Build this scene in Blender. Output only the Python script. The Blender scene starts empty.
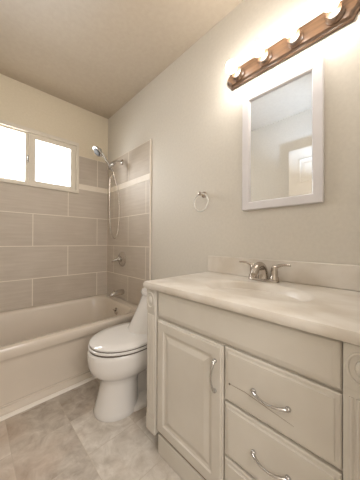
import bpy, bmesh, math, random
from mathutils import Vector, Matrix
random.seed(7)
PI = math.pi
S = bpy.context.scene
COL = S.collection

# ------------------------------------------------------------ camera
F_PX = 213.887
cam_d = bpy.data.cameras.new('camera'); cam = bpy.data.objects.new('camera', cam_d); COL.objects.link(cam)
cam_d.sensor_fit = 'HORIZONTAL'; cam_d.sensor_width = 36.0; cam_d.lens = F_PX / 360 * 36.0
cam_d.clip_start = 0.02
yaw, pit, rol = 0.7752, 0.0049, 0.0045
fw = Vector((math.sin(yaw) * math.cos(pit), math.cos(yaw) * math.cos(pit), math.sin(pit)))
r0 = Vector((math.cos(yaw), -math.sin(yaw), 0)); u0 = r0.cross(fw)
rt = r0 * math.cos(rol) + u0 * math.sin(rol)
up = -r0 * math.sin(rol) + u0 * math.cos(rol)
m = Matrix((rt, up, -fw)).transposed().to_4x4()
m.translation = Vector((-1.157, -2.4052, 1.0223)); cam.matrix_world = m
S.camera = cam

# ------------------------------------------------------------ world, lights, exposure
W = bpy.data.worlds.new('world'); S.world = W; W.use_nodes = True
wn = W.node_tree.nodes; wl = W.node_tree.links
bg = wn['Background']; bg.inputs[0].default_value = (0.93, 0.97, 1.0, 1); bg.inputs[1].default_value = 3.0

def area(name, loc, rot, sx, sy, power, color):
    l = bpy.data.lights.new(name, 'AREA'); l.shape = 'RECTANGLE'; l.size = sx; l.size_y = sy
    l.energy = power; l.color = color
    o = bpy.data.objects.new(name, l); o.location = loc; o.rotation_euler = rot; COL.objects.link(o); return o
# daylight coming in at the window (stands just outside the glass)
area('window_daylight', (-0.76, 0.55, 1.95), (-PI / 2, 0, 0), 1.3, 0.9, 50.0, (1.0, 0.99, 0.97))
# added fill light, unseen, high in the hallway behind the camera
area('hallway_fill', (-1.0, -3.1, 2.40), (0, 0, 0), 0.6, 0.6, 6.0, (1.0, 0.95, 0.89))
# added fill light, unseen, facing the doorway to brighten the far wall
area('doorway_fill', (-1.05, -3.35, 1.45), (PI / 2, 0, 0), 0.8, 1.2, 13.5, (1.0, 0.97, 0.95))
# camera flash bounced off the ceiling
fl = bpy.data.lights.new('bounce_flash', 'SPOT'); fl.energy = 60.0; fl.color = (0.50, 0.70, 1.0)
fl.spot_size = math.radians(64); fl.spot_blend = 1.0; fl.shadow_soft_size = 0.04
flo = bpy.data.objects.new('bounce_flash', fl); flo.location = (-1.15, -2.1, 1.40); COL.objects.link(flo)
flo.rotation_euler = Vector((-0.06, 0.56, 1.0)).to_track_quat('-Z', 'Y').to_euler()
S.view_settings.view_transform = 'Standard'; S.view_settings.look = 'None'
S.view_settings.gamma = 1.0; S.view_settings.use_curve_mapping = False
S.view_settings.exposure = 0.42
BULB_STRENGTH = 44.0

# ------------------------------------------------------------ materials
def srgb(r, g, b):
    f = lambda c: (c / 255 / 12.92) if c / 255 <= 0.04045 else ((c / 255 + 0.055) / 1.055) ** 2.4
    return (f(r), f(g), f(b), 1)

def base_mat(name, col, rough=0.5, metal=0.0, spec=0.5, coat=0.0):
    mt = bpy.data.materials.new(name); mt.use_nodes = True
    b = mt.node_tree.nodes['Principled BSDF']
    b.inputs['Base Color'].default_value = col; b.inputs['Roughness'].default_value = rough
    b.inputs['Metallic'].default_value = metal; b.inputs['Specular IOR Level'].default_value = spec
    b.inputs['Coat Weight'].default_value = coat
    return mt, mt.node_tree.nodes, mt.node_tree.links, b

def noisy(name, col, col2, scale=5, rough=0.5, spec=0.5, bump=0.0, stretch=(1, 1, 1), detail=4, coat=0.0, metal=0.0, lo=0.35, hi=0.65):
    mt, n, l, b = base_mat(name, col, rough, metal, spec, coat)
    g = n.new('ShaderNodeNewGeometry'); mp = n.new('ShaderNodeMapping'); mp.inputs['Scale'].default_value = stretch
    t = n.new('ShaderNodeTexNoise'); t.inputs['Scale'].default_value = scale; t.inputs['Detail'].default_value = detail
    rp = n.new('ShaderNodeValToRGB'); rp.color_ramp.elements[0].color = col; rp.color_ramp.elements[1].color = col2
    rp.color_ramp.elements[0].position = lo; rp.color_ramp.elements[1].position = hi
    l.new(g.outputs['Position'], mp.inputs[0]); l.new(mp.outputs[0], t.inputs['Vector']); l.new(t.outputs[0], rp.inputs[0])
    l.new(rp.outputs[0], b.inputs['Base Color'])
    if bump:
        bp = n.new('ShaderNodeBump'); bp.inputs['Strength'].default_value = bump; bp.inputs['Distance'].default_value = 0.002
        l.new(t.outputs[0], bp.inputs['Height']); l.new(bp.outputs[0], b.inputs['Normal'])
    return mt

M = {}
M['wall'] = noisy('wall_paint', srgb(215, 209, 199), srgb(219, 213, 203), 60, 0.55, 0.3, 0.15)
M['wall_warm_lit'] = noisy('wall_paint_warm_lit', srgb(225, 214, 192), srgb(229, 218, 197), 60, 0.55, 0.3, 0.15)  # same wall paint, with warm lamp light tinted into the colour
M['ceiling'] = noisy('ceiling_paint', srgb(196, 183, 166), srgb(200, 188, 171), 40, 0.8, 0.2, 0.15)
M['cabinet'] = noisy('cabinet_paint', srgb(212, 206, 196), srgb(217, 212, 203), 6, 0.38, 0.45, 0.0)
M['cabinet_dark'] = noisy('shade_strip_and_scratch_brown', srgb(120, 100, 78), srgb(140, 118, 92), 12, 0.6, 0.3, 0.0, (1, 8, 1))
M['marble'] = noisy('cultured_marble', srgb(212, 203, 191), srgb(230, 224, 216), 7, 0.32, 0.5, 0.0, (1.6, 1, 1), 6, 0.05)
M['tub'] = noisy('tub_enamel', srgb(219, 208, 194), srgb(223, 212, 199), 3, 0.18, 0.5, 0.0, coat=0.3)
M['porcelain'] = noisy('porcelain', srgb(230, 227, 224), srgb(233, 230, 227), 3, 0.12, 0.5, 0.0, coat=0.4)
M['white'] = noisy('white_gloss_paint', srgb(222, 219, 222), srgb(226, 223, 226), 10, 0.3, 0.5)
M['vinyl'] = noisy('window_vinyl', srgb(225, 217, 203), srgb(230, 222, 208), 8, 0.4, 0.4)
M['door'] = noisy('door_paint', srgb(228, 220, 207), srgb(232, 224, 212), 10, 0.4, 0.4)
M['trim'] = noisy('trim_paint', srgb(240, 234, 224), srgb(244, 238, 230), 10, 0.4, 0.4)
M['chrome'] = base_mat('chrome', (0.58, 0.57, 0.56, 1), 0.18, 1.0)[0]
M['nickel'] = base_mat('brushed_nickel', (0.52, 0.47, 0.42, 1), 0.26, 1.0)[0]
M['white_plastic'] = base_mat('pale_ring_plastic', srgb(225, 222, 215), 0.25, 0.3)[0]
M['dark'] = base_mat('dark_gap', srgb(104, 94, 82), 0.7)[0]
M['satin'] = base_mat('satin_chrome', (0.60, 0.57, 0.54, 1), 0.20, 1.0)[0]
M['rubber'] = base_mat('dark_rubber_nozzles', srgb(70, 68, 66), 0.6)[0]
M['mirror'] = base_mat('mirror_silver', (0.92, 0.93, 0.93, 1), 0.0, 1.0)[0]
M['caulk'] = noisy('caulk', srgb(236, 226, 212), srgb(240, 231, 218), 20, 0.5, 0.4)

# oak of the light bar
mt, n, l, b = base_mat('oak_stain', srgb(150, 105, 70), 0.35, 0, 0.5, 0.2)
g = n.new('ShaderNodeNewGeometry'); mp = n.new('ShaderNodeMapping'); mp.inputs['Scale'].default_value = (30, 2.5, 30)
t = n.new('ShaderNodeTexNoise'); t.inputs['Scale'].default_value = 3; t.inputs['Detail'].default_value = 8
rp = n.new('ShaderNodeValToRGB'); e = rp.color_ramp.elements
e[0].position = 0.3; e[0].color = srgb(64, 46, 32); e[1].position = 0.7; e[1].color = srgb(100, 75, 55)
l.new(g.outputs['Position'], mp.inputs[0]); l.new(mp.outputs[0], t.inputs['Vector']); l.new(t.outputs[0], rp.inputs[0]); l.new(rp.outputs[0], b.inputs['Base Color'])
M['oak'] = mt

# window glass
mt = bpy.data.materials.new('window_glass'); mt.use_nodes = True; n = mt.node_tree.nodes; l = mt.node_tree.links
n.remove(n['Principled BSDF']); o = n['Material Output']
tr = n.new('ShaderNodeBsdfTransparent'); gl = n.new('ShaderNodeBsdfGlossy'); gl.inputs['Roughness'].default_value = 0.02
mx = n.new('ShaderNodeMixShader'); mx.inputs[0].default_value = 0.05
l.new(tr.outputs[0], mx.inputs[1]); l.new(gl.outputs[0], mx.inputs[2]); l.new(mx.outputs[0], o.inputs[0]); M['glass'] = mt

# lit bulbs
mt = bpy.data.materials.new('lit_bulb_glass'); mt.use_nodes = True; n = mt.node_tree.nodes; l = mt.node_tree.links
n.remove(n['Principled BSDF']); o = n['Material Output']
em = n.new('ShaderNodeEmission'); em.inputs[0].default_value = (1.0, 0.94, 0.86, 1); em.inputs[1].default_value = BULB_STRENGTH
l.new(em.outputs[0], o.inputs[0]); M['bulb'] = mt
mt = bpy.data.materials.new('clear_bulb_glass'); mt.use_nodes = True; n = mt.node_tree.nodes; l = mt.node_tree.links
n.remove(n['Principled BSDF']); o = n['Material Output']
tr = n.new('ShaderNodeBsdfTransparent'); gl = n.new('ShaderNodeBsdfGlossy'); gl.inputs['Roughness'].default_value = 0.05
mx = n.new('ShaderNodeMixShader'); mx.inputs[0].default_value = 0.05
l.new(tr.outputs[0], mx.inputs[1]); l.new(gl.outputs[0], mx.inputs[2]); l.new(mx.outputs[0], o.inputs[0]); M['clear_glass'] = mt

def tile_mat(name, axis, u_off, v_off):
    """stone look 12 x 24 in. wall tile in running bond; axis 0: joints run over x, 1: over y"""
    mt, n, l, b = base_mat(name, srgb(180, 166, 150), 0.48, 0, 0.3)
    g = n.new('ShaderNodeNewGeometry'); sp = n.new('ShaderNodeSeparateXYZ'); l.new(g.outputs['Position'], sp.inputs[0])
    au = n.new('ShaderNodeMath'); au.operation = 'ADD'; au.inputs[1].default_value = u_off + 6.10; l.new(sp.outputs[axis], au.inputs[0])
    av = n.new('ShaderNodeMath'); av.operation = 'ADD'; av.inputs[1].default_value = v_off + 0.305 * 8; l.new(sp.outputs[2], av.inputs[0])
    cb = n.new('ShaderNodeCombineXYZ'); l.new(au.outputs[0], cb.inputs[0]); l.new(av.outputs[0], cb.inputs[1])
    br = n.new('ShaderNodeTexBrick'); br.offset = 0.5; br.offset_frequency = 2
    br.inputs['Scale'].default_value = 1.0; br.inputs['Brick Width'].default_value = 0.61; br.inputs['Row Height'].default_value = 0.305
    br.inputs['Mortar Size'].default_value = 0.0036; br.inputs['Mortar Smooth'].default_value = 0.2; br.inputs['Bias'].default_value = 0
    l.new(cb.outputs[0], br.inputs['Vector'])
    br.inputs['Color1'].default_value = (0, 0, 0, 1); br.inputs['Color2'].default_value = (1, 1, 1, 1)
    # horizontal linen streaks, and a soft cloud
    mp = n.new('ShaderNodeMapping'); mp.inputs['Scale'].default_value = (2.2, 26, 1); l.new(cb.outputs[0], mp.inputs[0])
    t = n.new('ShaderNodeTexNoise'); t.inputs['Scale'].default_value = 2.0; t.inputs['Detail'].default_value = 7; l.new(mp.outputs[0], t.inputs['Vector'])
    t2 = n.new('ShaderNodeTexNoise'); t2.inputs['Scale'].default_value = 5.0; t2.inputs['Detail'].default_value = 5; l.new(cb.outputs[0], t2.inputs['Vector'])
    ad = n.new('ShaderNodeMix'); ad.data_type = 'FLOAT'; ad.inputs[0].default_value = 0.4; l.new(t.outputs[0], ad.inputs[2]); l.new(t2.outputs[0], ad.inputs[3])
    ad2 = n.new('ShaderNodeMix'); ad2.data_type = 'FLOAT'; ad2.inputs[0].default_value = 0.15; l.new(ad.outputs[0], ad2.inputs[2]); l.new(br.outputs['Color'], ad2.inputs[3])
    rp = n.new('ShaderNodeValToRGB'); e = rp.color_ramp.elements
    e[0].position = 0.28; e[0].color = srgb(190, 178, 164); e[1].position = 0.72; e[1].color = srgb(210, 200, 188)
    l.new(ad2.outputs[0], rp.inputs[0])
    mi = n.new('ShaderNodeMix'); mi.data_type = 'RGBA'; l.new(br.outputs['Fac'], mi.inputs[0]); l.new(rp.outputs[0], mi.inputs[6])
    mi.inputs[7].default_value = srgb(238, 230, 217); l.new(mi.outputs[2], b.inputs['Base Color'])
    bp = n.new('ShaderNodeBump'); bp.invert = True; bp.inputs['Strength'].default_value = 0.25; bp.inputs['Distance'].default_value = 0.002
    l.new(br.outputs['Fac'], bp.inputs['Height']); l.new(bp.outputs[0], b.inputs['Normal'])
    return mt

def floor_mat():
    mt, n, l, b = base_mat('stone_look_floor', srgb(180, 166, 150), 0.42, 0, 0.4)
    g = n.new('ShaderNodeNewGeometry'); mp = n.new('ShaderNodeMapping'); mp.inputs['Location'].default_value = (0.75 + 5.2, 1.11 + 5.2, 0)
    l.new(g.outputs['Position'], mp.inputs[0])
    br = n.new('ShaderNodeTexBrick'); br.offset = 0.0; br.inputs['Scale'].default_value = 1; br.inputs['Brick Width'].default_value = 0.26
    br.inputs['Row Height'].default_value = 0.26; br.inputs['Mortar Size'].default_value = 0.0012; br.inputs['Mortar Smooth'].default_value = 0.3
    br.inputs['Color1'].default_value = (0, 0, 0, 1); br.inputs['Color2'].default_value = (1, 1, 1, 1); l.new(mp.outputs[0], br.inputs['Vector'])
    # each square tile shifts the stone pattern
    fl_ = n.new('ShaderNodeVectorMath'); fl_.operation = 'DIVIDE'; fl_.inputs[1].default_value = (0.26, 0.26, 1); l.new(mp.outputs[0], fl_.inputs[0])
    f2 = n.new('ShaderNodeVectorMath'); f2.operation = 'FLOOR'; l.new(fl_.outputs[0], f2.inputs[0])
    wn_ = n.new('ShaderNodeTexWhiteNoise'); wn_.noise_dimensions = '2D'; l.new(f2.outputs[0], wn_.inputs['Vector'])
    va = n.new('ShaderNodeVectorMath'); va.operation = 'MULTIPLY_ADD'; l.new(wn_.outputs['Color'], va.inputs[0]); va.inputs[1].default_value = (3, 3, 3); l.new(mp.outputs[0], va.inputs[2])
    t = n.new('ShaderNodeTexNoise'); t.inputs['Scale'].default_value = 13; t.inputs['Detail'].default_value = 10; t.inputs['Roughness'].default_value = 0.65; t.inputs['Distortion'].default_value = 0.5
    l.new(va.outputs[0], t.inputs['Vector'])
    # plus one cloud running over all the tiles
    t2 = n.new('ShaderNodeTexNoise'); t2.inputs['Scale'].default_value = 3.2; t2.inputs['Detail'].default_value = 4; l.new(mp.outputs[0], t2.inputs['Vector'])
    ma = n.new('ShaderNodeMix'); ma.data_type = 'FLOAT'; ma.inputs[0].default_value = 0.35; l.new(t.outputs[0], ma.inputs[2]); l.new(t2.outputs[0], ma.inputs[3])
    mb = n.new('ShaderNodeMix'); mb.data_type = 'FLOAT'; mb.inputs[0].default_value = 0.12; l.new(ma.outputs[0], mb.inputs[2]); l.new(wn_.outputs[0], mb.inputs[3])
    # one paler square beside the toilet
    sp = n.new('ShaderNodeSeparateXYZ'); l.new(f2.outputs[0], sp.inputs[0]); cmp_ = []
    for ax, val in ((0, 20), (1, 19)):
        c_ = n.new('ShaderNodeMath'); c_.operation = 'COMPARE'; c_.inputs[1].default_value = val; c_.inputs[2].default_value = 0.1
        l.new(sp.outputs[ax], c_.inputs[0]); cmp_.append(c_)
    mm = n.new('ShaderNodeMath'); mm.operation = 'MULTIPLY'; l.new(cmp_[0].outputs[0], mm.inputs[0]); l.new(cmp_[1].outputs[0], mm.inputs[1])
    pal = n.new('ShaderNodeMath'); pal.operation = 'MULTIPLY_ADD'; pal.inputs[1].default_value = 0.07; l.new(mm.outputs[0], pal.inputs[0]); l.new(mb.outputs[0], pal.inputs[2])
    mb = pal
    rp = n.new('ShaderNodeValToRGB'); e = rp.color_ramp.elements
    e[0].position = 0.34; e[0].color = srgb(164, 151, 138); e[1].position = 0.66; e[1].color = srgb(234, 228, 220)
    k = e.new(0.5); k.color = srgb(203, 194, 183); l.new(mb.outputs[0], rp.inputs[0])
    mi = n.new('ShaderNodeMix'); mi.data_type = 'RGBA'; l.new(br.outputs['Fac'], mi.inputs[0]); 
    t3 = n.new('ShaderNodeTexNoise'); t3.inputs['Scale'].default_value = 2.6; t3.inputs['Detail'].default_value = 5; l.new(g.outputs['Position'], t3.inputs['Vector'])
    r3 = n.new('ShaderNodeMapRange'); r3.inputs[1].default_value = 0.5; r3.inputs[2].default_value = 0.72; r3.inputs[4].default_value = 0.45; l.new(t3.outputs[0], r3.inputs[0])
    ms = n.new('ShaderNodeMix'); ms.data_type = 'RGBA'; l.new(r3.outputs[0], ms.inputs[0]); l.new(rp.outputs[0], ms.inputs[6]); ms.inputs[7].default_value = srgb(196, 168, 144)
    l.new(ms.outputs[2], mi.inputs[6])
    mi.inputs[7].default_value = srgb(196, 185, 170); l.new(mi.outputs[2], b.inputs['Base Color'])
    return mt
M['floor'] = floor_mat()

# ------------------------------------------------------------ mesh helpers
def obj(name, bm, mat, parent=None, smooth=False, bevel=0.0, seg=2, sub=0):
    me = bpy.data.meshes.new(name)
    bmesh.ops.recalc_face_normals(bm, faces=bm.faces)
    bm.to_mesh(me); bm.free(); me.materials.append(mat)
    o = bpy.data.objects.new(name, me); COL.objects.link(o)
    if smooth is True:
        for p in me.polygons: p.use_smooth = True
    elif smooth:
        for p in me.polygons: p.use_smooth = True
        me.set_sharp_from_angle(angle=math.radians(smooth))
    if bevel:
        md = o.modifiers.new('bevel', 'BEVEL'); md.width = bevel; md.segments = seg; md.limit_method = 'ANGLE'; md.angle_limit = math.radians(40)
        for p in me.polygons: p.use_smooth = True
        me.set_sharp_from_angle(angle=math.radians(35))
        md.harden_normals = True
    if sub:
        sd = o.modifiers.new('sub', 'SUBSURF'); sd.levels = sub; sd.render_levels = sub
    if parent:
        o.parent = parent; o.matrix_parent_inverse = parent_inv(parent)
    return o

def parent_inv(p):
    m_ = Matrix.Identity(4); q = p
    while q:
        m_ = q.matrix_parent_inverse @ Matrix.Translation(q.location) @ m_ if q is p else m_
        q = None
    # all roots are unrotated; accumulate translations
    t_ = Vector((0, 0, 0)); q = p
    while q:
        t_ += q.location + q.matrix_parent_inverse.translation; q = q.parent
    return Matrix.Translation(-t_)

def thing(name, label, cat, loc, group=None):
    o = bpy.data.objects.new(name, None); o.location = loc; COL.objects.link(o); o.empty_display_size = 0.05
    return tag(o, label, cat, group)

def tag(o, label, cat, group=None):
    o['label'] = label; o['category'] = cat
    if group: o['group'] = group
    return o

def struct(o, label=None):
    o['kind'] = 'structure'
    if label: o['label'] = label
    return o

def box(bm, x0, x1, y0, y1, z0, z1):
    v = [bm.verts.new((x, y, z)) for x in (x0, x1) for y in (y0, y1) for z in (z0, z1)]
    for f in ((0, 1, 3, 2), (4, 6, 7, 5), (0, 4, 5, 1), (2, 3, 7, 6), (0, 2, 6, 4), (1, 5, 7, 3)):
        bm.faces.new([v[i] for i in f])
    return bm

def bx(*a): return box(bmesh.new(), *a)

def loft(bm, rings, cap0=True, cap1=True, closed=True):
    vs = [[bm.verts.new(p) for p in r] for r in rings]
    n_ = len(rings[0])
    for a, b_ in zip(vs, vs[1:]):
        for i in range(n_ if closed else n_ - 1):
            j = (i + 1) % n_
            bm.faces.new((a[i], a[j], b_[j], b_[i]))
    if cap0: bm.faces.new(list(reversed(vs[0])))
    if cap1: bm.faces.new(vs[-1])
    return bm

def tube(bm, pts, r, n_=10, cap=True):
    pts = [Vector(p) for p in pts]; rr = r if isinstance(r, (list, tuple)) else [r] * len(pts)
    T = []
    for i in range(len(pts)):
        a = pts[max(0, i - 1)]; b_ = pts[min(len(pts) - 1, i + 1)]; T.append((b_ - a).normalized())
    ref = Vector((0, 0, 1)) if abs(T[0].z) < 0.9 else Vector((1, 0, 0))
    nrm = T[0].cross(ref).normalized(); rings = []
    for i, p in enumerate(pts):
        nrm = (nrm - T[i] * nrm.dot(T[i])).normalized(); bi = T[i].cross(nrm)
        rings.append([p + (nrm * math.cos(2 * PI * k / n_) + bi * math.sin(2 * PI * k / n_)) * rr[i] for k in range(n_)])
    return loft(bm, rings, cap, cap)

def spline(ctrl, n_=8):
    c = [Vector(p) for p in ctrl]; c = [2 * c[0] - c[1]] + c + [2 * c[-1] - c[-2]]; out = []
    for i in range(1, len(c) - 2):
        for k in range(n_):
            t_ = k / n_; a, b_, d, e_ = c[i - 1], c[i], c[i + 1], c[i + 2]
            out.append(0.5 * ((2 * b_) + (d - a) * t_ + (2 * a - 5 * b_ + 4 * d - e_) * t_ ** 2 + (-a + 3 * b_ - 3 * d + e_) * t_ ** 3))
    out.append(c[-2]); return out

def lathe(bm, prof, centre, axis=(0, 0, 1), n_=24):
    """prof: list of (radius, distance along axis)"""
    A = Vector(axis).normalized(); q = Vector((0, 0, 1)).rotation_difference(A); c = Vector(centre); rings = []
    for r, h in prof:
        rings.append([c + q @ Vector((max(r, 1e-5) * math.cos(2 * PI * k / n_), max(r, 1e-5) * math.sin(2 * PI * k / n_), h)) for k in range(n_)])
    return loft(bm, rings)

def rrect(x0, x1, y0, y1, r, z, k=6):
    """rounded rectangle ring in plan, same vertex count for any size"""
    out = []
    for cx, cy, a0 in ((x1 - r, y1 - r, 0), (x0 + r, y1 - r, PI / 2), (x0 + r, y0 + r, PI), (x1 - r, y0 + r, 1.5 * PI)):
        for i in range(k + 1):
            a = a0 + PI / 2 * i / k; out.append((cx + r * math.cos(a), cy + r * math.sin(a), z))
    return out

def panel(bm, y0, y1, z0, z1, xb, prof):
    """rectangular raised front on the plane x = xb facing -x; prof: (inset, depth)"""
    rings = []
    for ins, d in prof:
        rings.append([(xb - d, y0 + ins, z0 + ins), (xb - d, y1 - ins, z0 + ins), (xb - d, y1 - ins, z1 - ins), (xb - d, y0 + ins, z1 - ins)])
    return loft(bm, rings)

# ------------------------------------------------------------ room shell
H = 2.4624; XL = -1.48; YB = -2.44; ZG = 0.9683
YT = -0.8438                                   # edge of the tile on the right wall
ZS = ZG + 0.61; ZT = ZS + 0.05 + 0.305         # stripe bottom, tile top
WX0, WX1, WZ0, WZ1 = -1.19, -0.335, 1.525, 2.058   # window outer frame
fl_o = struct(obj('floor', bx(XL - 0.1, 0.1, -3.5, 0.12, -0.08, 0.0), M['floor']))
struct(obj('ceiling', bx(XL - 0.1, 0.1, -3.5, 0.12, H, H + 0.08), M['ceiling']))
wr = struct(obj('wall_right', bx(0.0, 0.1, -3.5, 0.0, 0, H), M['wall']))
struct(obj('wall_left', bx(XL - 0.1, XL, -3.5, 0.0, 0, H), M['wall']))
bm = bmesh.new(); o_ = 0.012
hx0, hx1, hz0, hz1 = WX0 + o_, WX1 - o_, WZ0 + o_, WZ1 - o_
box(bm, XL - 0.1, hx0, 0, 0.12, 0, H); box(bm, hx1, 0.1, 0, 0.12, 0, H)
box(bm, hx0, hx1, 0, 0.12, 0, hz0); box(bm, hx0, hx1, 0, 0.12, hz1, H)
wf = struct(obj('wall_far', bm, M['wall_warm_lit']))
bm = bmesh.new()
box(bm, -0.66, 0.0, YB - 0.11, YB, 0, H); box(bm, XL, -1.44, YB - 0.11, YB, 0, H); box(bm, -1.44, -0.66, YB - 0.11, YB, 2.08, H)
struct(obj('wall_near', bm, M['wall']))
struct(obj('wall_hallway', bx(XL, 0.0, -3.5, -3.42, 0, H), M['wall']))

# wall tile: slabs 10 mm thick
TT = 0.010; ZB = 0.407
tf = obj('tile_surround', bx(XL, -TT, -TT, 0, ZB, WZ0), tile_mat('far_wall_tile', 0, 0.435, -ZG), wf)
bm = bmesh.new(); box(bm, WX1, -TT, -TT, 0, WZ0, ZS); box(bm, XL, WX0, -TT, 0, WZ0, ZS)
obj('tile_surround', bm, tile_mat('far_wall_tile_beside_window', 0, 0.435, -ZG), wf)
bm = bmesh.new(); box(bm, WX1, -TT, -TT, 0, ZS + 0.05, ZT); box(bm, XL, WX0, -TT, 0, ZS + 0.05, ZT)
obj('tile_top_row', bm, tile_mat('far_wall_tile_top_row', 0, 0.435, -ZG - 0.05), wf)
bm = bmesh.new()
box(bm, WX1, -TT, -TT - 0.002, 0, ZS, ZS + 0.05); box(bm, XL, WX0, -TT - 0.002, 0, ZS, ZS + 0.05)
obj('accent_stripe', bm, M['caulk'], wf)
obj('tile_surround', bx(-TT, 0, YT, -TT, ZB, ZS), tile_mat('right_wall_tile', 1, 0.785, -ZG), wr)
obj('tile_top_row', bx(-TT, 0, YT, -TT, ZS + 0.05, ZT), tile_mat('right_wall_tile_top_row', 1, 0.785, -ZG - 0.05), wr)
obj('accent_stripe', bx(-TT - 0.002, 0, YT, -TT, ZS, ZS + 0.05), M['caulk'], wr)
obj('tile_edge_trim', bx(-TT - 0.002, 0, YT - 0.012, YT, 0.0, ZT + 0.004), M['caulk'], wr, bevel=0.002)
bm = bmesh.new(); box(bm, -TT - 0.002, -TT, -TT - 0.002, -TT, ZB, ZT)
obj('corner_caulk', bm, M['caulk'], wf)

# window: white vinyl slider
win = struct(obj('window_1', bmesh.new(), M['vinyl']), 'white vinyl sliding window with two panes over the bathtub')
def ring_frame(bm, x0, x1, z0, z1, w, ya, yb, wl_=None, wr_=None, wt=None):
    wt = w if wt is None else wt
    wl_ = w if wl_ is None else wl_; wr_ = w if wr_ is None else wr_
    out = [(x0, z0), (x1, z0), (x1, z1), (x0, z1)]; inn = [(x0 + wl_, z0 + w), (x1 - wr_, z0 + w), (x1 - wr_, z1 - wt), (x0 + wl_, z1 - wt)]
    vs = {}
    for k_, pts in (('o', out), ('i', inn)):
        for y in (ya, yb): vs[k_, y] = [bm.verts.new((x, y, z)) for x, z in pts]
    for i in range(4):
        j = (i + 1) % 4
        bm.faces.new((vs['o', ya][i], vs['o', ya][j], vs['i', ya][j], vs['i', ya][i]))
        bm.faces.new((vs['o', yb][i], vs['i', yb][i], vs['i', yb][j], vs['o', yb][j]))
        bm.faces.new((vs['o', ya][i], vs['o', yb][i], vs['o', yb][j], vs['o', ya][j]))
        bm.faces.new((vs['i', ya][i], vs['i', ya][j], vs['i', yb][j], vs['i', yb][i]))
    return bm
obj('window_frame', ring_frame(bmesh.new(), WX0, WX1, WZ0, WZ1, 0.028, -0.028, 0.09, None, None, 0.036), M['vinyl'], win, bevel=0.003)
sr = obj('sliding_sash', ring_frame(bmesh.new(), -0.775, -0.3635, WZ0 + 0.0285, WZ1 - 0.0365, 0.030, -0.012, 0.03, 0.051, 0.051, 0.046), M['vinyl'], win, bevel=0.003)
obj('pane', bx(-0.7242, -0.4143, 0.008, 0.012, WZ0 + 0.0583, WZ1 - 0.0823), M['glass'], sr)
sl = obj('fixed_sash', ring_frame(bmesh.new(), WX0 + 0.0285, -0.776, WZ0 + 0.0285, WZ1 - 0.0365, 0.014, 0.0, 0.06, 0.014, 0.026), M['vinyl'], win, bevel=0.003)
obj('pane', bx(WX0 + 0.0424, -0.8018, 0.038, 0.042, WZ0 + 0.0424, WZ1 - 0.0504), M['glass'], sl)
bm = bmesh.new(); box(bm, -0.790, -0.780, -0.022, 0.0, 1.745, 1.805); tube(bm, [(-0.785, -0.022, 1.76), (-0.785, -0.034, 1.775), (-0.785, -0.022, 1.79)], 0.004, 8)
obj('latch', bm, M['chrome'], win, bevel=0.001)

# white moulding at the foot of the tub
bm = bmesh.new()
prof = [(-0.8165, 0), (-0.836, 0), (-0.836, 0.007), (-0.833, 0.012), (-0.827, 0.0145), (-0.8165, 0.0145)]
loft(bm, [[(x, y, z) for y, z in prof] for x in (XL, -0.013)])
struct(obj('trim_1', bm, M['trim'], smooth=50), 'white moulding along the foot of the bathtub')

# open door behind the camera on the left, seen in the mirror
dr = struct(obj('door_1', bx(-1.455, -1.42, -2.30, -1.54, 0.012, 2.035), M['door'], bevel=0.002), 'open white six panel door against the left wall')
bm = bmesh.new()
for y0, y1 in ((-1.885, -1.645), (-2.20, -1.96)):
    for z0, z1 in ((1.66, 1.92), (0.98, 1.54), (0.22, 0.86)):
        rings = []
        for ins, d in ((0, 0.0), (0.0, 0.004), (0.010, 0.006), (0.020, 0.001), (0.045, 0.001), (0.06, 0.005)):
            rings.append([(-1.42 + d, y0 + ins, z0 + ins), (-1.42 + d, y1 - ins, z0 + ins), (-1.42 + d, y1 - ins, z1 - ins), (-1.42 + d, y0 + ins, z1 - ins)])
        loft(bm, rings)
obj('panel_moulding', bm, M['door'], dr)
obj('door_handle', lathe(bmesh.new(), [(0.03, 0), (0.03, 0.006), (0.011, 0.01), (0.011, 0.03), (0.026, 0.04), (0.028, 0.055), (0.015, 0.066), (0, 0.067)], (-1.4195, -1.60, 0.95), (1, 0, 0)), M['nickel'], dr, True)

# ------------------------------------------------------------ bathtub
ZR = 0.403
tub = thing('bathtub', 'cream built-in alcove bathtub below the window', 'bathtub', (XL / 2, -0.42, 0))
X0, X1 = XL + 0.003, -0.003; Y1 = -0.003
bm = bmesh.new()
R_ = []
for yf, z in ((-0.816, 0.0), (-0.816, 0.012), (-0.804, 0.018), (-0.799, 0.046), (-0.786, 0.048), (-0.786, 0.055), (-0.791, 0.060), (-0.803, 0.300), (-0.810, 0.320), (-0.824, 0.332), (-0.831, 0.343), (-0.835, 0.370), (-0.838, 0.388), (-0.832, 0.400), (-0.822, ZR), (-0.806, ZR + 0.001)):
    e_ = 0 if z < ZR else 0
    R_.append(rrect(X0, X1, yf, Y1, 0.004, z))
R_.append(rrect(X0 + 0.085, X1 - 0.085, -0.784, Y1 - 0.05, 0.13, ZR))
R_.append(rrect(X0 + 0.095, X1 - 0.092, -0.775, Y1 - 0.058, 0.135, ZR - 0.008))
R_.append(rrect(X0 + 0.105, X1 - 0.098, -0.767, Y1 - 0.066, 0.14, ZR - 0.03))
R_.append(rrect(X0 + 0.15, X1 - 0.105, -0.745, Y1 - 0.078, 0.14, 0.28))
R_.append(rrect(X0 + 0.22, X1 - 0.115, -0.73, Y1 - 0.092, 0.14, 0.15))
R_.append(rrect(X0 + 0.26, X1 - 0.13, -0.71, Y1 - 0.11, 0.13, 0.105))
R_.append(rrect(X0 + 0.31, X1 - 0.17, -0.66, Y1 - 0.16, 0.10, 0.085))
loft(bm, R_, True, True)
obj('tub_shell', bm, M['tub'], tub, smooth=40)
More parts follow.
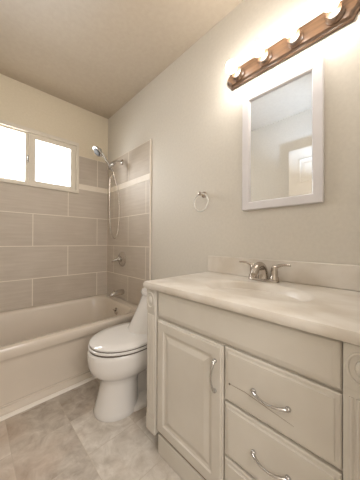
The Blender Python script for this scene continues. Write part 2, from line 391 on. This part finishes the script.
# overflow plate on the drain end, and drain
xo = -0.103
bm = lathe(bmesh.new(), [(0.034, 0), (0.034, 0.004), (0.028, 0.009), (0.012, 0.011), (0, 0.011)], (xo, -0.42, 0.315), (-1, 0, 0.05))
ov = obj('overflow_plate', bm, M['nickel'], tub, True)
bm = tube(bmesh.new(), [(xo - 0.010, -0.42, 0.318), (xo - 0.026, -0.42, 0.326), (xo - 0.036, -0.42, 0.340)], [0.006, 0.005, 0.006], 8)
obj('trip_lever', bm, M['nickel'], ov, True)
obj('drain', lathe(bmesh.new(), [(0.036, 0), (0.034, 0.004), (0.020, 0.003), (0.018, 0.008), (0, 0.009)], (-0.30, -0.42, 0.086)), M['nickel'], tub, True)

# ------------------------------------------------------------ shower and tub fittings on the right wall
sh = thing('shower_set', 'chrome hand shower with hose on a wall arm in the corner', 'shower', (-TT, -0.355, 1.857))
obj('wall_flange', lathe(bmesh.new(), [(0.030, 0), (0.029, 0.004), (0.022, 0.012), (0.012, 0.016)], (-TT - 0.001, -0.355, 1.857), (-1, 0, 0)), M['satin'], sh, True)
obj('shower_arm', tube(bmesh.new(), spline([(-TT, -0.355, 1.857), (-0.05, -0.355, 1.858), (-0.085, -0.355, 1.845), (-0.115, -0.355, 1.815)]), 0.0095, 12), M['chrome'], sh, True)
bm = tube(bmesh.new(), [(-0.100, -0.355, 1.830), (-0.118, -0.355, 1.811)], 0.021, 14)
tube(bm, [(-0.118, -0.355, 1.811), (-0.128, -0.355, 1.800), (-0.140, -0.355, 1.787)], [0.018, 0.025, 0.018], 14)
tube(bm, [(-0.118, -0.355, 1.800), (-0.150, -0.355, 1.760)], 0.016, 12)
lathe(bm, [(0.010, 0), (0.014, 0.006), (0.014, 0.022), (0.008, 0.026)], (-0.122, -0.355, 1.808), (0.6, -0.3, 0.8), 14)
obj('holder_bracket', bm, M['chrome'], sh, 40)
hp = [(-0.118, -0.355, 1.735), (-0.145, -0.357, 1.768), (-0.180, -0.360, 1.810), (-0.215, -0.363, 1.852), (-0.243, -0.365, 1.884)]
obj('handset_handle', tube(bmesh.new(), spline(hp), [0.010 + 0.004 * i / 32 for i in range(33)], 12), M['chrome'], sh, True)
hd = Vector((-0.62, 0.0, -0.55)).normalized()
hc = Vector((-0.262, -0.366, 1.905))
hd_o = obj('shower_head', lathe(bmesh.new(), [(0.013, -0.016), (0.028, -0.002), (0.047, 0.016), (0.054, 0.028), (0.052, 0.035), (0.045, 0.038), (0, 0.038)], hc, hd, 28), M['chrome'], sh, 50)
obj('spray_face', lathe(bmesh.new(), [(0.041, 0.0385), (0.039, 0.041), (0.02, 0.042), (0, 0.042)], hc, hd, 28), M['rubber'], hd_o, 50)
hose = spline([(-0.116, -0.355, 1.732), (-0.145, -0.357, 1.66), (-0.150, -0.358, 1.50), (-0.150, -0.358, 1.30), (-0.142, -0.358, 1.16), (-0.122, -0.358, 1.07), (-0.094, -0.358, 1.045), (-0.066, -0.358, 1.085), (-0.050, -0.358, 1.20), (-0.044, -0.358, 1.38), (-0.062, -0.357, 1.55), (-0.105, -0.356, 1.70), (-0.128, -0.355, 1.775)], 10)
obj('hose', tube(bmesh.new(), hose, 0.0052, 10), M['nickel'], sh, True)

vl = thing('shower_valve', 'round chrome shower valve with lever on the tile above the tub spout', 'valve', (-TT, -0.365, 0.83))
obj('escutcheon', lathe(bmesh.new(), [(0.078, 0), (0.078, 0.004), (0.070, 0.010), (0.040, 0.016), (0.034, 0.020)], (-TT - 0.0005, -0.365, 0.83), (-1, 0, 0), 32), M['satin'], vl, 50)
obj('valve_body', lathe(bmesh.new(), [(0.028, 0.016), (0.027, 0.045), (0.024, 0.052), (0, 0.053)], (-TT - 0.0005, -0.365, 0.83), (-1, 0, 0), 24), M['satin'], vl, 40)
obj('lever', tube(bmesh.new(), [(-0.050, -0.365, 0.83), (-0.075, -0.358, 0.825), (-0.098, -0.345, 0.815), (-0.112, -0.335, 0.80)], [0.016, 0.012, 0.009, 0.008], 12), M['satin'], vl, True)

spn = thing('tub_spout', 'chrome tub spout on the tile above the bathtub rim', 'spout', (-TT, -0.39, 0.49))
bm = bmesh.new()
rings = []
for x, zc_, ry, rz in ((-TT - 0.0005, 0.490, 0.026, 0.027), (-0.03, 0.490, 0.029, 0.031), (-0.08, 0.488, 0.028, 0.030), (-0.12, 0.484, 0.026, 0.026), (-0.145, 0.478, 0.024, 0.021), (-0.158, 0.472, 0.019, 0.014), (-0.162, 0.468, 0.008, 0.006)):
    rings.append([(x, -0.39 + ry * math.cos(2 * PI * k / 20), zc_ + rz * math.sin(2 * PI * k / 20)) for k in range(20)])
loft(bm, rings); obj('spout_body', bm, M['satin'], spn, 60)
obj('diverter_knob', lathe(bmesh.new(), [(0.004, 0), (0.004, 0.012), (0.008, 0.014), (0.008, 0.020), (0, 0.022)], (-0.112, -0.39, 0.503)), M['nickel'], spn, 40)

# ------------------------------------------------------------ toilet
TC = -1.18
tl = thing('toilet', 'white one-piece toilet with closed lid between the tub and the vanity', 'toilet', (-0.35, TC, 0))
def egg(uf, ub, w, z, sq=2.0, n_=40, um=None, dz=0.0):
    """plan outline; uf front reach, ub rear reach from the wall, w half width, dz extra height at the rear"""
    um = (ub + (uf - ub) * 0.45) if um is None else um; out = []
    for i in range(n_):
        a = 2 * PI * i / n_; c_, s_ = math.cos(a), math.sin(a)
        pc = math.copysign(abs(c_) ** (2 / sq), c_) if c_ < 0 else c_
        u = um + (uf - um) * pc if c_ >= 0 else um + (um - ub) * pc
        ws = w * (math.copysign(abs(s_) ** (2 / sq), s_) if c_ < 0 else s_)
        out.append((-u, TC + ws, z + dz * (uf - u) / (uf - ub)))
    return out
bm = bmesh.new()
rings = [egg(.634, .37, .124, 0.0), egg(.638, .37, .128, .012), egg(.632, .37, .124, .03), egg(.617, .37, .114, .08), egg(.603, .37, .107, .14),
         egg(.596, .365, .105, .18), egg(.602, .33, .112, .205), egg(.626, .26, .135, .225), egg(.656, .22, .162, .255), egg(.670, .18, .178, .295),
         egg(.674, .16, .184, .345), egg(.673, .15, .184, .370), egg(.664, .15, .178, .378)]
loft(bm, rings)
# low foot and trapway running back to the wall
loft(bm, [egg(.56, .03, .136, 0.0, 3.5, 40, .36), egg(.56, .03, .138, .012, 3.5, 40, .36), egg(.55, .03, .130, .026, 3.5, 40, .36), egg(.46, .035, .075, .05, 4), egg(.46, .035, .066, .12, 4), egg(.46, .03, .07, .22, 4), egg(.44, .02, .10, .30, 4), egg(.42, .02, .14, .36, 4)])
obj('bowl', bm, M['porcelain'], tl, 45)
bm = bmesh.new()
loft(bm, [egg(.40, .012, .165, .33, 5), egg(.42, .012, .165, .40, 5), egg(.410, .012, .158, .425, 4.5), egg(.385, .012, .150, .46, 4.5), egg(.355, .012, .148, .51, 4.5), egg(.325, .012, .148, .555, 4.5), egg(.296, .012, .152, .60, 4.5), egg(.276, .012, .156, .636, 4.5)])
obj('tank', bm, M['porcelain'], tl, 45)
bm = bmesh.new()
loft(bm, [egg(.282, .010, .160, .6365, 4.5), egg(.289, .008, .166, .641, 4.5), egg(.289, .008, .166, .655, 4.5), egg(.282, .012, .160, .664, 4.5), egg(.24, .03, .13, .668, 4.5)])
obj('tank_lid', bm, M['porcelain'], tl, 45)
bm = bmesh.new()
loft(bm, [egg(0.662, .24, .182, .3875, 2.6), egg(0.668, .238, .186, .391, 2.6), egg(0.668, .238, .186, .399, 2.6), egg(0.662, .242, .182, .403, 2.6)])
st = obj('seat', bm, M['porcelain'], tl, 45)
bm = bmesh.new()
loft(bm, [egg(.661, .25, .181, .4031, 2.6), egg(.661, .25, .181, .4066, 2.6)]); obj('seat_gap', bm, M['dark'], st)
bm = bmesh.new()
loft(bm, [egg(.662, .25, .177, .3785, 2.6), egg(.662, .25, .177, .3872, 2.6)]); obj('seat_gap', bm, M['dark'], st)
bm = bmesh.new()
loft(bm, [egg(0.656, .25, .178, .4067, 2.6), egg(0.662, .243, .183, .4095, 2.6), egg(0.662, .243, .183, .418, 2.6), egg(0.652, .25, .176, .424, 2.6), egg(.60, .29, .13, .4275, 2.6), egg(.50, .38, .05, .4285, 2.6)])
obj('lid', bm, M['porcelain'], tl, 50)
obj('flush_button', lathe(bmesh.new(), [(0.022, 0), (0.022, 0.003), (0.018, 0.006), (0, 0.006)], (-0.14, TC, 0.6685)), M['chrome'], tl, 40)

# ------------------------------------------------------------ vanity cabinet
VF = -0.488                              # face frame plane
VY0, VY1 = -2.385, -1.505                # near end, far end
van = thing('vanity_cabinet', 'cream painted vanity cabinet with one door, three drawers and carved corner posts', 'cabinet', (-0.25, -1.945, 0))
bm = bmesh.new()
box(bm, VF + 0.018, -0.004, VY1 - 0.018, VY1, 0.075, 0.783); box(bm, VF + 0.018, -0.004, VY0, VY0 + 0.018, 0.075, 0.783)
box(bm, VF + 0.018, -0.004, VY0 + 0.018, VY1 - 0.018, 0.075, 0.093); box(bm, -0.016, -0.004, VY0 + 0.018, VY1 - 0.018, 0.093, 0.60)
box(bm, VF, VF + 0.018, VY0, VY1, 0.075, 0.783)
box(bm, VF + 0.02, -0.004, VY0 + 0.08, VY1 - 0.085, 0.0, 0.075)
obj('carcass', bm, M['cabinet'], van)
obj('base_board', bx(-0.503, VF + 0.019, -2.303, -1.592, 0.0, 0.090), M['cabinet'], van, bevel=0.003)
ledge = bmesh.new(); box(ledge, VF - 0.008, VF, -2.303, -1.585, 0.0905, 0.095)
obj('base_shadow_strip', ledge, M['cabinet_dark'], van)  # dark strip painted in as the shade between base board and fronts
def post(ya, yb):
    x1, x0 = VF, -0.510
    p = obj('corner_post', bx(x0, x1, ya, yb, 0.074, 0.782), M['cabinet'], van, bevel=0.003)
    yc = (ya + yb) / 2
    bm = bmesh.new(); box(bm, x0 - 0.004, x0 - 0.0001, ya + 0.001, yb - 0.001, 0.674, 0.781)
    obj('block', bm, M['cabinet'], p, bevel=0.0015)
    obj('foot_block', bx(x0 - 0.003, x0 - 0.0001, ya + 0.001, yb - 0.001, 0.076, 0.15), M['cabinet'], p, bevel=0.0015)
    # oval carved rosette: outer ring and raised heart
    bm = bmesh.new(); n_ = 32; rings = []
    for k in range(n_):
        a = 2 * PI * k / n_; c_ = Vector((x0 - 0.004, yc + 0.027 * math.cos(a), 0.728 + 0.036 * math.sin(a)))
        d_ = Vector((0, math.cos(a), math.sin(a)))
        rings.append([c_ + d_ * (0.0035 * math.cos(b_)) + Vector((-1, 0, 0)) * (0.0035 * math.sin(b_)) for b_ in [2 * PI * j / 8 for j in range(8)]])
    vs = [[bm.verts.new(q) for q in r] for r in rings]
    for i in range(n_):
        for j in range(8): bm.faces.new((vs[i][j], vs[i][(j + 1) % 8], vs[(i + 1) % n_][(j + 1) % 8], vs[(i + 1) % n_][j]))
    rings = []
    for s_, d_ in ((1, 0), (0.9, 0.003), (0.6, 0.006), (0.3, 0.0075), (0.05, 0.008)):
        rings.append([(x0 - 0.004 - d_, yc + 0.013 * s_ * math.cos(2 * PI * k / 20), 0.728 + 0.020 * s_ * math.sin(2 * PI * k / 20)) for k in range(20)])
    loft(bm, rings)
    obj('rosette', bm, M['cabinet'], p, True)
    # reeded shaft
    bm = bmesh.new()
    for k in (-1.5, -0.5, 0.5, 1.5):
        y = yc + k * 0.0135
        loft(bm, [[(x0 + 0.0005 - 0.004 * math.sin(PI * j / 6), y + 0.0045 * math.cos(PI * j / 6), z) for j in range(7)] for z in (0.165, 0.655)])
    obj('reeding', bm, M['cabinet'], p, 60)
post(-1.575, -1.507); post(-2.383, -2.311)

FP = [(0, 0), (0, 0.011), (0.004, 0.0135), (0.013, 0.0135), (0.016, 0.018)]
top = obj('false_front', panel(bmesh.new(), -2.308, -1.580, 0.655, 0.775, VF, [(0, 0), (0, 0.010), (0.004, 0.014), (0.020, 0.018)]), M['cabinet'], van)
DP = [(0, 0), (0, 0.011), (0.003, 0.014), (0.008, 0.014), (0.011, 0.018), (0.048, 0.018), (0.052, 0.013), (0.060, 0.0105), (0.066, 0.0105), (0.084, 0.0165), (0.088, 0.0175)]
door = obj('door', panel(bmesh.new(), -1.962, -1.580, 0.100, 0.642, VF, DP), M['cabinet'], van)
def pull(parent, a, b_, bow=0.022):
    a = Vector(a); b_ = Vector(b_); out = Vector((-1, 0, 0)); pts = []; rr = []
    for i in range(17):
        t_ = i / 16; pts.append(a.lerp(b_, t_) + out * (0.006 + bow * math.sin(PI * t_) ** 0.8)); rr.append(0.0035 + 0.0022 * abs(2 * t_ - 1) ** 1.5)
    bm = tube(bmesh.new(), [a] + pts + [b_], [0.006] + rr + [0.006], 10)
    for p_ in (a, b_): lathe(bm, [(0.008, 0.0), (0.0075, 0.006), (0.004, 0.010)], p_, (-1, 0, 0), 12)
    return obj('handle', bm, M['chrome'], parent, 50)
pull(door, (VF - 0.0185, -1.930, 0.470), (VF - 0.0185, -1.930, 0.580))
drawers = []
for z0, z1 in ((0.458, 0.645), (0.262, 0.448), (0.100, 0.252)):
    d_ = obj('drawer', panel(bmesh.new(), -2.308, -1.969, z0, z1, VF, FP), M['cabinet'], van); drawers.append(d_)
for d_, z in zip(drawers, (0.545, 0.350, 0.176)):
    pull(d_, (VF - 0.0185, -2.186, z), (VF - 0.0185, -2.082, z))
sc = obj('screw_hole', lathe(bmesh.new(), [(0.0038, 0), (0.0034, 0.0012), (0, 0.0012)], (VF - 0.0182, -1.992, 0.523), (-1, 0, 0), 12), M['dark'], drawers[0])
bm = bmesh.new(); tube(bm, [(VF - 0.0182, -1.994, 0.523), (VF - 0.0184, -2.05, 0.524), (VF - 0.0184, -2.13, 0.513), (VF - 0.0182, -2.20, 0.503)], [0.0005, 0.0007, 0.0006, 0.0003], 6)
obj('scratch', bm, M['cabinet_dark'], drawers[0])

# ------------------------------------------------------------ countertop with integral basin
ct = thing('countertop', 'cream cultured marble countertop with moulded oval basin and backsplash', 'countertop', (-0.26, -1.945, 0.785))
CX0, CX1, CY0, CY1 = -0.528, -0.003, -2.402, -1.500; ZC = 0.8183
bc = (-0.285, -1.965); bw = (0.145, 0.225)
N = 64
def oval(s_, z, n_=N, off=(0, 0)):
    return [(bc[0] + off[0] + bw[0] * s_ * math.cos(2 * PI * k / n_), bc[1] + off[1] + bw[1] * s_ * math.sin(2 * PI * k / n_), z) for k in range(n_)]
def rect_ring(x0, x1, y0, y1, z, n_=N):
    out = []
    for k in range(n_):
        a = 2 * PI * k / n_; c_, s_ = math.cos(a), math.sin(a)
        # project from the basin centre onto the rectangle
        tx = ((x1 - bc[0]) / c_) if c_ > 1e-9 else ((x0 - bc[0]) / c_ if c_ < -1e-9 else 1e9)
        ty = ((y1 - bc[1]) / s_) if s_ > 1e-9 else ((y0 - bc[1]) / s_ if s_ < -1e-9 else 1e9)
        t_ = min(tx, ty); out.append([bc[0] + c_ * t_, bc[1] + s_ * t_, z])
    # snap nearest vertices onto the four corners
    for cx, cy in ((x0, y0), (x0, y1), (x1, y0), (x1, y1)):
        i = min(range(n_), key=lambda q: (out[q][0] - cx) ** 2 + (out[q][1] - cy) ** 2); out[i][0] = cx; out[i][1] = cy
    return [tuple(p) for p in out]
bm = bmesh.new(); e_ = 0.014
rings = [rect_ring(CX0 + 0.004, CX1, CY0, CY1, 0.7855), rect_ring(CX0, CX1, CY0, CY1 + 0.004, 0.792), rect_ring(CX0, CX1, CY0, CY1 + 0.004, 0.806),
         rect_ring(CX0 + 0.004, CX1, CY0, CY1, ZC - 0.003), rect_ring(CX0 + 0.012, CX1, CY0, CY1 - 0.008, ZC),
         oval(1.10, ZC), oval(1.04, ZC + 0.001), oval(1.0, ZC - 0.003), oval(0.95, ZC - 0.014), oval(0.88, ZC - 0.045), oval(0.74, ZC - 0.085), oval(0.55, ZC - 0.110), oval(0.30, ZC - 0.122), oval(0.12, ZC - 0.125)]
loft(bm, rings)
obj('counter_slab', bm, M['marble'], ct, 38)
obj('basin_drain', lathe(bmesh.new(), [(0.022, 0), (0.021, 0.003), (0.012, 0.002), (0.010, 0.006), (0, 0.007)], (bc[0], bc[1], ZC - 0.125)), M['nickel'], ct, 40)
obj('backsplash', bx(-0.022, -0.003, CY0, -1.512, ZC + 0.0003, 0.925), M['marble'], ct, bevel=0.004)

# ------------------------------------------------------------ faucet
FY = -1.915; FX = -0.070; z0 = ZC + 0.0006
fc = thing('sink_faucet', 'brushed nickel two handle faucet behind the basin', 'faucet', (FX, FY, ZC))
bm = bmesh.new()
rr_ = lambda hx, hy, z: [(FX + hx * math.copysign(abs(math.cos(a)) ** 0.6, math.cos(a)), FY + hy * math.copysign(abs(math.sin(a)) ** 0.6, math.sin(a)), z) for a in [2 * PI * k / 32 for k in range(32)]]
loft(bm, [rr_(0.026, 0.078, z0), rr_(0.026, 0.078, z0 + 0.006), rr_(0.023, 0.074, z0 + 0.012), rr_(0.018, 0.068, z0 + 0.014)])
obj('deck_plate', bm, M['nickel'], fc, 50)
sp_pts = spline([(FX, FY, z0 + 0.012), (FX - 0.002, FY, z0 + 0.045), (FX - 0.018, FY, z0 + 0.072), (FX - 0.050, FY, z0 + 0.082), (FX - 0.085, FY, z0 + 0.068), (FX - 0.106, FY, z0 + 0.042)], 6)
k_ = len(sp_pts); obj('spout', tube(bmesh.new(), sp_pts, [0.027 - 0.011 * (i / (k_ - 1)) ** 0.7 for i in range(k_)], 16), M['nickel'], fc, 60)
for s_ in (1, -1):
    y = FY + s_ * 0.056
    hb = obj('handle', lathe(bmesh.new(), [(0.022, 0), (0.021, 0.012), (0.0165, 0.018), (0.017, 0.040), (0.014, 0.060), (0.009, 0.070), (0, 0.073)], (FX, y, z0 + 0.012), (0, 0, 1), 20), M['nickel'], fc, 50)
    pts = spline([(FX, y, z0 + 0.068), (FX - 0.002, y + s_ * 0.022, z0 + 0.083), (FX - 0.004, y + s_ * 0.050, z0 + 0.090), (FX - 0.006, y + s_ * 0.078, z0 + 0.088)], 5)
    obj('lever', tube(bmesh.new(), pts, [0.010 - 0.0055 * i / (len(pts) - 1) for i in range(len(pts))], 10), M['nickel'], hb, 60)

# ------------------------------------------------------------ mirror
MY0, MY1, MZ0, MZ1 = -2.168, -1.764, 1.202, 1.872
mr = thing('wall_mirror', 'rectangular wall mirror in a white frame above the vanity', 'mirror', (-0.01, -1.966, 1.537))
bm = bmesh.new(); prof = [(0, -0.002), (0, -0.020), (0.003, -0.023), (0.040, -0.023), (0.045, -0.018), (0.047, -0.010), (0.047, -0.002)]
rings = [[(x, MY0 + i_, MZ0 + i_), (x, MY1 - i_, MZ0 + i_), (x, MY1 - i_, MZ1 - i_), (x, MY0 + i_, MZ1 - i_)] for i_, x in prof]
loft(bm, rings + [rings[0]], False, False); bmesh.ops.remove_doubles(bm, verts=bm.verts, dist=1e-5)
obj('frame', bm, M['white'], mr, 30)
obj('glass', bx(-0.010, -0.004, MY0 + 0.0475, MY1 - 0.0475, MZ0 + 0.0475, MZ1 - 0.0475), M['mirror'], mr)

# ------------------------------------------------------------ light bar and bulbs
BY = (-1.747, -1.905, -2.055, -2.213); BZ = 2.006
lb = thing('vanity_light_bar', 'oak wood light bar with four sockets above the mirror', 'light fixture', (-0.02, -1.98, BZ))
ya, yb, za, zb = -2.305, -1.655, 1.958, 2.068
def plate(ins, x, k=5):
    a_, b2, c_, d_ = ya + ins, yb - ins, za + ins, zb - ins; out = []
    sh_, bow = 0.016, 0.030                      # square shoulder height, bow of the rounded ends
    pts = [(a_ + bow, c_), (b2 - bow, c_), (b2 - bow * 0.8, c_ + sh_)]
    for i in range(1, 12):
        t_ = i / 12; pts.append((b2 - bow * 0.8 + bow * 0.8 * math.sin(PI * t_), c_ + sh_ + (d_ - c_ - 2 * sh_) * t_))
    pts += [(b2 - bow * 0.8, d_ - sh_), (b2 - bow, d_), (a_ + bow, d_), (a_ + bow * 0.8, d_ - sh_)]
    for i in range(1, 12):
        t_ = 1 - i / 12; pts.append((a_ + bow * 0.8 - bow * 0.8 * math.sin(PI * t_), c_ + sh_ + (d_ - c_ - 2 * sh_) * t_))
    pts += [(a_ + bow * 0.8, c_ + sh_)]
    return [(x, y, z) for y, z in pts]
bm = bmesh.new()
loft(bm, [plate(0, -0.002), plate(0, -0.012), plate(0.004, -0.016), plate(0.007, -0.017), plate(0.010, -0.026), plate(0.014, -0.030)])
obj('back_board', bm, M['oak'], lb, 30)
bulb0 = None
for y in BY:
    obj('socket_cup', lathe(bmesh.new(), [(0.034, 0.0), (0.036, 0.006), (0.030, 0.012), (0.027, 0.024), (0.029, 0.030), (0.024, 0.031)], (-0.0302, y, BZ), (-1, 0, 0), 28), M['oak'], lb, 40)
prof = [(0.012, 0.0), (0.013, 0.010), (0.018, 0.016)]
for k in range(1, 13):
    a = -PI / 2 + 0.45 + (PI - 0.45) * k / 12; prof.append((0.040 * math.cos(a), 0.050 + 0.040 * math.sin(a)))
labels = ['lit globe bulb leftmost on the oak light bar', 'second lit globe bulb from the left on the oak light bar',
          'third lit globe bulb from the left on the oak light bar', 'lit globe bulb rightmost on the oak light bar']
for y, lab in zip(BY, labels):
    if bulb0 is None:
        o = bulb0 = obj('globe_bulb', lathe(bmesh.new(), prof, (0, 0, 0), (-1, 0, 0), 28), M['clear_glass'], None, True)
        cp = [(0.006, 0.018), (0.020, 0.026), (0.029, 0.038), (0.032, 0.050), (0.029, 0.063), (0.019, 0.076), (0, 0.082)]
        core = obj('glowing_filament', lathe(bmesh.new(), cp, (0, 0, 0), (-1, 0, 0), 18), M['bulb'], None, True)
        core.parent = o
    else:
        o = bulb0.copy(); COL.objects.link(o)
        c_ = core.copy(); COL.objects.link(c_); c_.parent = o
    o.location = (-0.0615, y, BZ); tag(o, lab, 'light bulb', 'globe bulbs on the vanity light bar')

# ------------------------------------------------------------ towel ring
tr_ = thing('towel_ring', 'small round towel ring on the wall left of the mirror', 'towel ring', (-0.02, -1.462, 1.345))
bm = lathe(bmesh.new(), [(0.022, 0), (0.022, 0.004), (0.016, 0.010), (0.009, 0.014), (0.009, 0.036), (0.013, 0.040), (0.013, 0.052), (0.006, 0.056), (0, 0.056)], (-0.0005, -1.462, 1.345), (-1, 0, 0), 20)
obj('wall_post', bm, M['nickel'], tr_, 40)
bm = bmesh.new(); rc = Vector((-0.046, -1.490, 1.283)); n_ = 48; vs = []
for k in range(n_):
    a = 2 * PI * k / n_; d_ = Vector((0, math.cos(a), math.sin(a))); c_ = Vector((-0.046, -1.472, 1.2825)) + d_ * 0.060
    vs.append([bm.verts.new(c_ + d_ * (0.0042 * math.cos(b_)) + Vector((1, 0, 0)) * (0.0042 * math.sin(b_))) for b_ in [2 * PI * j / 10 for j in range(10)]])
for i in range(n_):
    for j in range(10): bm.faces.new((vs[i][j], vs[i][(j + 1) % 10], vs[(i + 1) % n_][(j + 1) % 10], vs[(i + 1) % n_][j]))
obj('ring', bm, M['white_plastic'], tr_, True)
